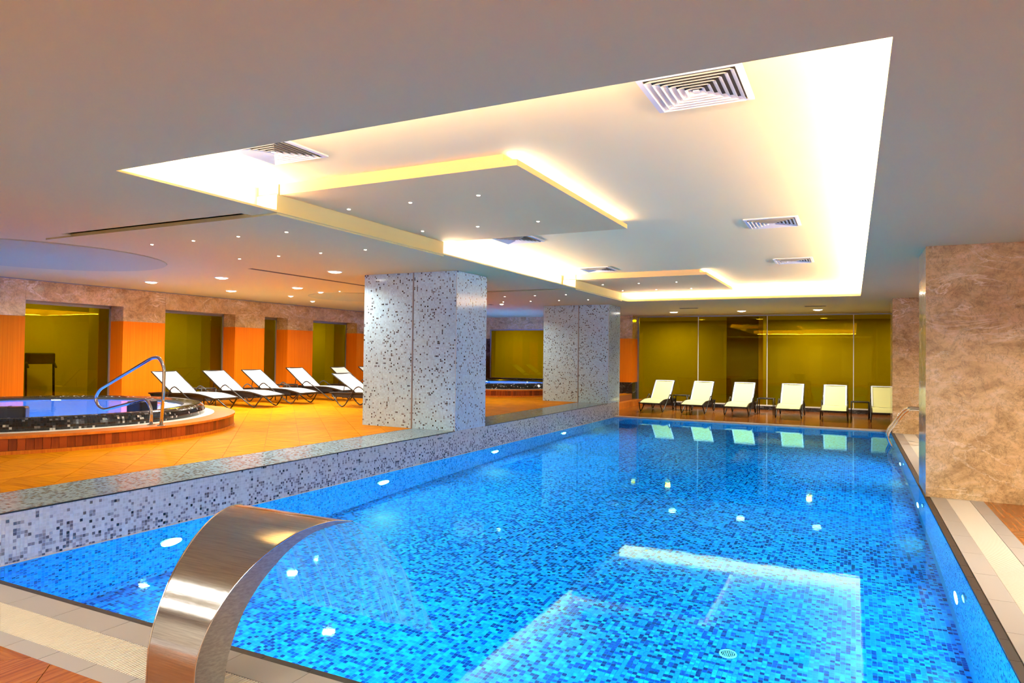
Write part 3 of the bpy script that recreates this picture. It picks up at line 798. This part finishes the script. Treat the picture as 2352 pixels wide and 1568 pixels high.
def side_table(loc, label, h=.43, w=.20):
    t = empty('side_table', loc, label=label, cat='table', group='small dark side tables')
    f = MB()
    for a, b in (((-w, -w), (w, -w)), ((w, -w), (w, w)), ((w, w), (-w, w)), ((-w, w), (-w, -w))): f.tube([(*a, h), (*b, h)], .014, 6)
    f.build('top_frame', M['black'], t, True)
    MB().box(-w+.01, w-.01, -w+.01, w-.01, h-.006, h+.004).build('table_top', M['black'], t)
    for sx in (-1, 1):
        for sy in (-1, 1): MB().tube([(sx*w, sy*w, 0), (sx*w, sy*w, h)], .012, 6).build('leg', M['black'], t, True)
side_table((-4.40, 19.72, ZF), 'small black side table between the first and second cream loungers')
side_table((-2.10, 19.70, ZF), 'small black side table between the third and fourth cream loungers')
side_table((.17, 19.72, ZF), 'small black side table between the fifth and sixth cream loungers')
side_table((-12.35, 10.05, ZD), 'small black side table between the first and second white loungers', .38, .18)
side_table((-12.35, 12.45, ZD), 'small black side table between the third and fourth white loungers', .38, .18)

# ---- hot tubs
def rim_mosaic(parent, prof):
    """tiles over a turned profile (list of r, z)"""
    V = []; C = []
    P = [np.array(p) for p in prof]
    seg = np.cumsum([0]+[np.linalg.norm(b-a) for a, b in zip(P, P[1:])]); L = seg[-1]
    at = lambda s: np.array([np.interp(s, seg, [p[0] for p in P]), np.interp(s, seg, [p[1] for p in P])])
    t = .03; nv = int(L/t); nu = int(2*math.pi*P[0][0]/t); g = .003
    for j in range(nv):
        a = at(j*t+g/2); b = at((j+1)*t-g/2)
        th = np.arange(nu)*2*math.pi/nu; d = 2*math.pi/nu*(1-g/t)
        def ring(p, q): return np.stack([p[0]*np.cos(q), p[0]*np.sin(q), np.full_like(q, p[1])], 1)
        V.append(np.stack([ring(a, th), ring(a, th+d), ring(b, th+d), ring(b, th)], 1).reshape(-1, 3))
        C.append(pick(nu, [.62, .26, .07, .05], [(.012, .012, .013), (.03, .028, .028), (.16, .15, .14), (.55, .52, .48)]))
    return mosaic_mesh('rim_tiles', M['rimmosaic'], np.concatenate(V), np.concatenate(C), parent)
def hot_tub(loc, rs, label, sep):
    R0, R1, R2, R3, h1, h2 = rs        # outer skirt, white ring outer, rim outer, water radius, top of skirt, rim top
    t = empty('hot_tub', loc, label=label, cat='hot tub')
    MB().lathe([(R0-.03, .0), (R0-.03, h1-.03)], 128).build('skirt_backing', M['plank'], t, True)
    MB().lathe([(R0-.03, 0), (R0+.012, 0), (R0+.012, .04), (R0-.03, .04)], 128).build('bottom_board', M['board'], t)
    n = int(2*math.pi*R0/.078); d = 2*math.pi/n
    first = None; stuff = MB()
    for k in range(n):
        a = k*d; ca = math.cos(a); 
        vis = math.cos(a-math.atan2(-loc[1], -loc[0])) > -.25
        if not sep or not vis:
            h = R0*d/2-.0015; x0, x1 = R0-.03, R0+RNG.uniform(-.002, .003); i = len(stuff.v)
            stuff.box(x0, x1, -h, h, .042, h1-.032)
            for q in range(i, i+8):
                x, y, z = stuff.v[q]; stuff.v[q] = (x*ca-y*math.sin(a), x*math.sin(a)+y*ca, z)
            continue
        if first is None:
            h = R0*d/2-.0015; o = first = MB().box(R0-.03, R0, -h, h, .042, h1-.032).build('plank', M['plank'], t, fix=False)
        else: o = first.copy(); COL.objects.link(o)
        o.rotation_euler = (0, 0, a)
    if stuff.v: stuff.build('planks', M['plank'], t, fix=False)['kind'] = 'stuff'
    MB().lathe([(R0+.014, h1-.03), (R0+.014, h1), (R1, h1), (R1, h1-.03)], 128).build('top_board', M['board'], t)
    MB().lathe([(R1-.001, h1-.03), (R1-.001, h1+.003), (R2-.05, h1+.003)], 128).build('white_ring', M['whitering'], t)
    prof = [(R2, h1), (R2+.005, h1+.06), (R2-.02, h2-.03), (R2-.07, h2), (R2-.16, h2+.003), (R3+.03, h2-.02), (R3, h2-.06), (R3-.005, h2-.2)]
    core = MB().lathe([(r-.003, z-.003) for r, z in prof], 128).build('rim', M['darkgrout'], t, True)
    rim_mosaic(core, prof)
    MB().lathe([(R3, h2-.2), (R3-.02, -.2), (R3-.4, -.24), (R3-.45, -.62), (.001, -.64)], 96).build('basin', M['tubbasin'], t, True)
    for k, a in enumerate((20, 80, 140, 200, 260, 320)):
        a = R(a); p = Vector(((R3-.04)*math.cos(a), (R3-.04)*math.sin(a), h2-.24))
        area_light('tub_light', p, .14, .14, 46, (.50, .74, 1), -Vector((p.x, p.y, .9)), t, 'DISK')
    wt = MB().lathe([(R3+.004, h2-.045), (.001, h2-.045)], 96).build('tub_water', M['tubwater'], None, True, fix=False)
    wt.location = loc
    tag(wt, 'blue lit water inside the '+('near round hot tub' if sep else 'far round hot tub'), 'water', kind='stuff')
M['tubbasin'] = plain('tub_blue', (.10, .34, .95), .4)
hot_tub(T1, (2.79, 2.50, 2.36, 2.03, .206, .36), 'large round hot tub with wooden plank skirt and black mosaic rim, nearer one', True)
hot_tub(T2, (2.05, 1.85, 1.72, 1.42, .206, .36), 'round hot tub with wooden skirt seen between the mosaic columns', False)
def headrest(x, y, rz, label):
    t = empty('headrest', (x, y, ZD+.37), rz, label=label, cat='headrest', group='black headrests in the near hot tub')
    o = MB().box(-.11, .11, -.20, .20, -.10, .09).build('pad', M['cushion'], t); bevel(o, .025, 3)
    MB().box(-.112, .112, -.012, .012, -.06, .094).build('strap', M['black'], t)
headrest(-9.28, 4.75, R(-40), 'black padded headrest block at the near left of the near hot tub')
headrest(-9.05, 6.36, R(22), 'black padded headrest block beside the handrail of the near hot tub')
def handrail():
    t = empty('tub_handrail', (-7.966, 5.864, ZD+.206), math.atan2(-.0466, -.9989), label='polished steel handrail looping over the rim of the near hot tub', cat='handrail')
    z0 = .582
    pts = [(.184, .582), (.187, .80), (.28, .915), (.42, .885), (1.10, .735), (1.225, .78), (1.285, .89), (1.20, 1.01), (.19, 1.455), (.06, 1.46), (-.035, 1.33), (-.03, 1.0), (0, .582)]
    path = fillet([(x, 0, z-z0) for x, z in pts], .07, 4)
    MB().tube(path, .021, 12).build('rail', M['steel'], t, True)
    for x in (.184, 0): 
        o = MB().lathe([(.0001, .012), (.03, .012), (.05, .004), (.05, 0)], 20).build('flange', M['steel'], t, True); o.location = (x, 0, 0)
handrail()
def pool_rail(y, label):
    t = empty('pool_ladder_rail', (.60, y, 0), label=label, cat='handrail', group='steel ladder rails')
    pts = [(.06, -.45), (.045, -.05), (-.04, .14), (-.02, .25), (.22, .60), (.31, .67), (.52, .67), (.60, .60), (.62, .035)]
    MB().tube(fillet([(x, 0, z) for x, z in pts], .09, 5), .021, 12).build('rail', M['steel'], t, True)
    o = MB().lathe([(.0001, .012), (.03, .012), (.05, .004), (.05, 0)], 20).build('flange', M['steel'], t, True); o.location = (.62, 0, ZF)
pool_rail(14.0, 'curved steel pool rail by the far marble pillar, nearer of the pair')
pool_rail(14.5, 'curved steel pool rail by the far marble pillar, farther of the pair')

# ---- ceiling fittings
def downlight(x, y, label, power, r=.10):
    t = empty('downlight', (x, y, ZS), label=label, cat='ceiling light', group='recessed ceiling downlights')
    MB().lathe([(r, -.012), (r+.018, -.010), (r+.024, 0)], 28).build('trim_ring', M['trim'], t, True, fix=False)
    MB().lathe([(.0001, -.030), (r*.5, -.026), (r*.85, -.017), (r, -.010)], 28).build('lens', M['lens'], t, True, fix=False)
    area_light('downlight_beam', (0, 0, -.034), r*1.9, r*1.9, power, WARM2, (0, 0, -1), t, 'DISK', 150)
for x, y, lb in ((-11.74, 8.37, 'above the first white lounger'), (-9.81, 8.32, 'second from the near mosaic column, nearer row'), (-7.31, 8.35, 'closest to the near mosaic column, nearer row'),
                 (-11.72, 10.19, 'above the second white lounger'), (-9.85, 10.17, 'farther row')):
    downlight(x, y, 'bright round downlight in the left ceiling, '+lb, P_DOWN*(.35 if x > -8 else 1))
for x, y, lb in ((-11.43, 11.6, 'left of the far round ceiling panel'), (-10.07, 11.07, 'before the far round ceiling panel'), (-12.06, 12.98, 'by the orange wall'), (-7.9, 15.2, 'seen between the two mosaic columns'), (-11.4, 15.6, 'hidden row end by the orange wall')):
    downlight(x, y, 'small round downlight in the left ceiling, '+lb, P_DOWN*.55, .05)
for x, lb in ((-4.57, 'left one'), (-2.72, 'middle one'), (-.82, 'right one')):
    downlight(x, 19.45, f'bright round downlight before the yellow glass wall, {lb}', P_DOWN*.85, .11)
def added_strip_light(x0, x1, y, label, power):  # added fill light for the near deck and bright bands on the spout
    t = empty('added_strip_light', ((x0+x1)/2, y, ZS-.002), label=label, cat='ceiling light', group='added linear fill lights out of view')
    L = x1-x0
    MB().box(-L/2, L/2, -.07, .07, -.03, 0).build('housing', M['trim'], t)
    MB().box(-L/2+.02, L/2-.02, -.055, .055, -.034, -.03).build('diffuser', M['softlens'], t)
    area_light('added_strip_beam', (0, 0, -.04), L-.05, .10, power, WARM2, (0, 0, -1), t, spread=160)
added_strip_light(-9.0, 3.6, .05, 'added linear fill light above the camera, nearer the pool', 230)
added_strip_light(-9.0, 3.6, -1.3, 'added linear fill light behind the camera, by the wall', 230)
for y, lb in ((6.0, 'before the large marble pillar'), (12.9, 'between the two marble pillars')): downlight(2.3, y, f'added fill downlight over the right deck, {lb}', P_DOWN*2.6)  # out of view, added to light the marble pillar front

def diffuser_proto():
    t = empty('ceiling_diffuser'); h = .285
    def frame(a, b, za, zb): return MB().grid([[(-a, -a, za), (a, -a, za), (a, a, za), (-a, a, za)], [(-b, -b, zb), (b, -b, zb), (b, b, zb), (-b, b, zb)]], True)
    g = frame(h, h, 0, -.012); g2 = frame(h, h-.035, -.012, -.014); g.v += []; 
    i = len(g.v); g.v += g2.v; g.f += [tuple(k+i for k in f) for f in g2.f]
    g.build('frame', M['vent'], t, fix=False)
    MB().quad((-h+.03, -h+.03, -.001), (-h+.03, h-.03, -.001), (h-.03, h-.03, -.001), (h-.03, -h+.03, -.001)).build('back_plate', M['slot'], t, fix=False)
    a = h-.04
    for k in range(6):
        b = a-.040
        frame(a, b+.012, -.026, -.004).build('louvre', M['vent'], t, fix=False)
        a -= .038
    MB().box(-a, a, -a, a, -.022, -.016).build('centre_plate', M['vent'], t)
    return t
def diffusers():
    pr = diffuser_proto(); used = False
    spec = [(-.81, 3.96, 'largest looking square louvred air diffuser in the recess, front right'), (-3.98, 3.84, 'square louvred air diffuser in the recess, front left'),
            (-.82, 8.25, 'square louvred air diffuser in the recess, middle right'), (-.84, 11.6, 'square louvred air diffuser in the recess, far right'),
            (-4.02, 8.15, 'square louvred air diffuser just behind the large hanging panel'), (-4.08, 11.55, 'square louvred air diffuser before the far hanging panel')]
    for x, y, lb in spec:
        o = pr if not used else copy_tree(pr); used = True
        o.location = (x, y, ZC); tag(o, lb, 'air vent', 'square ceiling diffusers')
    for x, y, lb in ((-3.85, 18.05, 'thin grey slot grille in the back ceiling, left one'), (-.82, 18.15, 'thin grey slot grille in the back ceiling, right one')):
        t = empty('slot_grille', (x, y, ZS), label=lb, cat='air vent', group='slot grilles in the back ceiling')
        MB().box(-.25, .25, -.06, .06, -.006, 0).build('frame', M['frame'], t)
        for k in range(4): MB().box(-.23, .23, -.045+k*.026, -.035+k*.026, -.010, -.006).build('slat', M['slot'], t)
diffusers()

def drain(x, y):
    t = empty('pool_drain', (x, y, PZ+.004), label='round slotted drain cover on the pool floor', cat='drain')
    MB().lathe([(.06, 0), (.06, .012), (.048, .014), (.048, 0)], 32).build('ring', M['whitemetal'], t, True)
    for k in range(7):
        u = -.036+k*.012; h = math.sqrt(.048**2-u*u)
        MB().box(u-.003, u+.003, -h, h, 0, .012).build('bar', M['whitemetal'], t)
drain(-.78, 5.02)
def exercise_machine(x, y, rz, label):
    t = empty('exercise_machine', (x, y, ZD-.006), rz, label=label, cat='gym machine', group='gym machines behind the window'); t.scale = (.78,)*3
    bevel(MB().box(-.75, .75, -.35, .35, .02, .18).build('running_deck', M['black'], t), .02)
    for s in (-1, 1):
        MB().tube(fillet([(.55, s*.33, .15), (.68, s*.33, 1.15), (.30, s*.33, 1.0)], .1), .03, 8).build('upright', M['black'], t, True)
    bevel(MB().box(.60, .74, -.36, .36, 1.08, 1.40).build('console', M['black'], t), .03)
exercise_machine(XGL-1.75, 8.75, R(160), 'dark treadmill seen dimly through the leftmost yellow window')
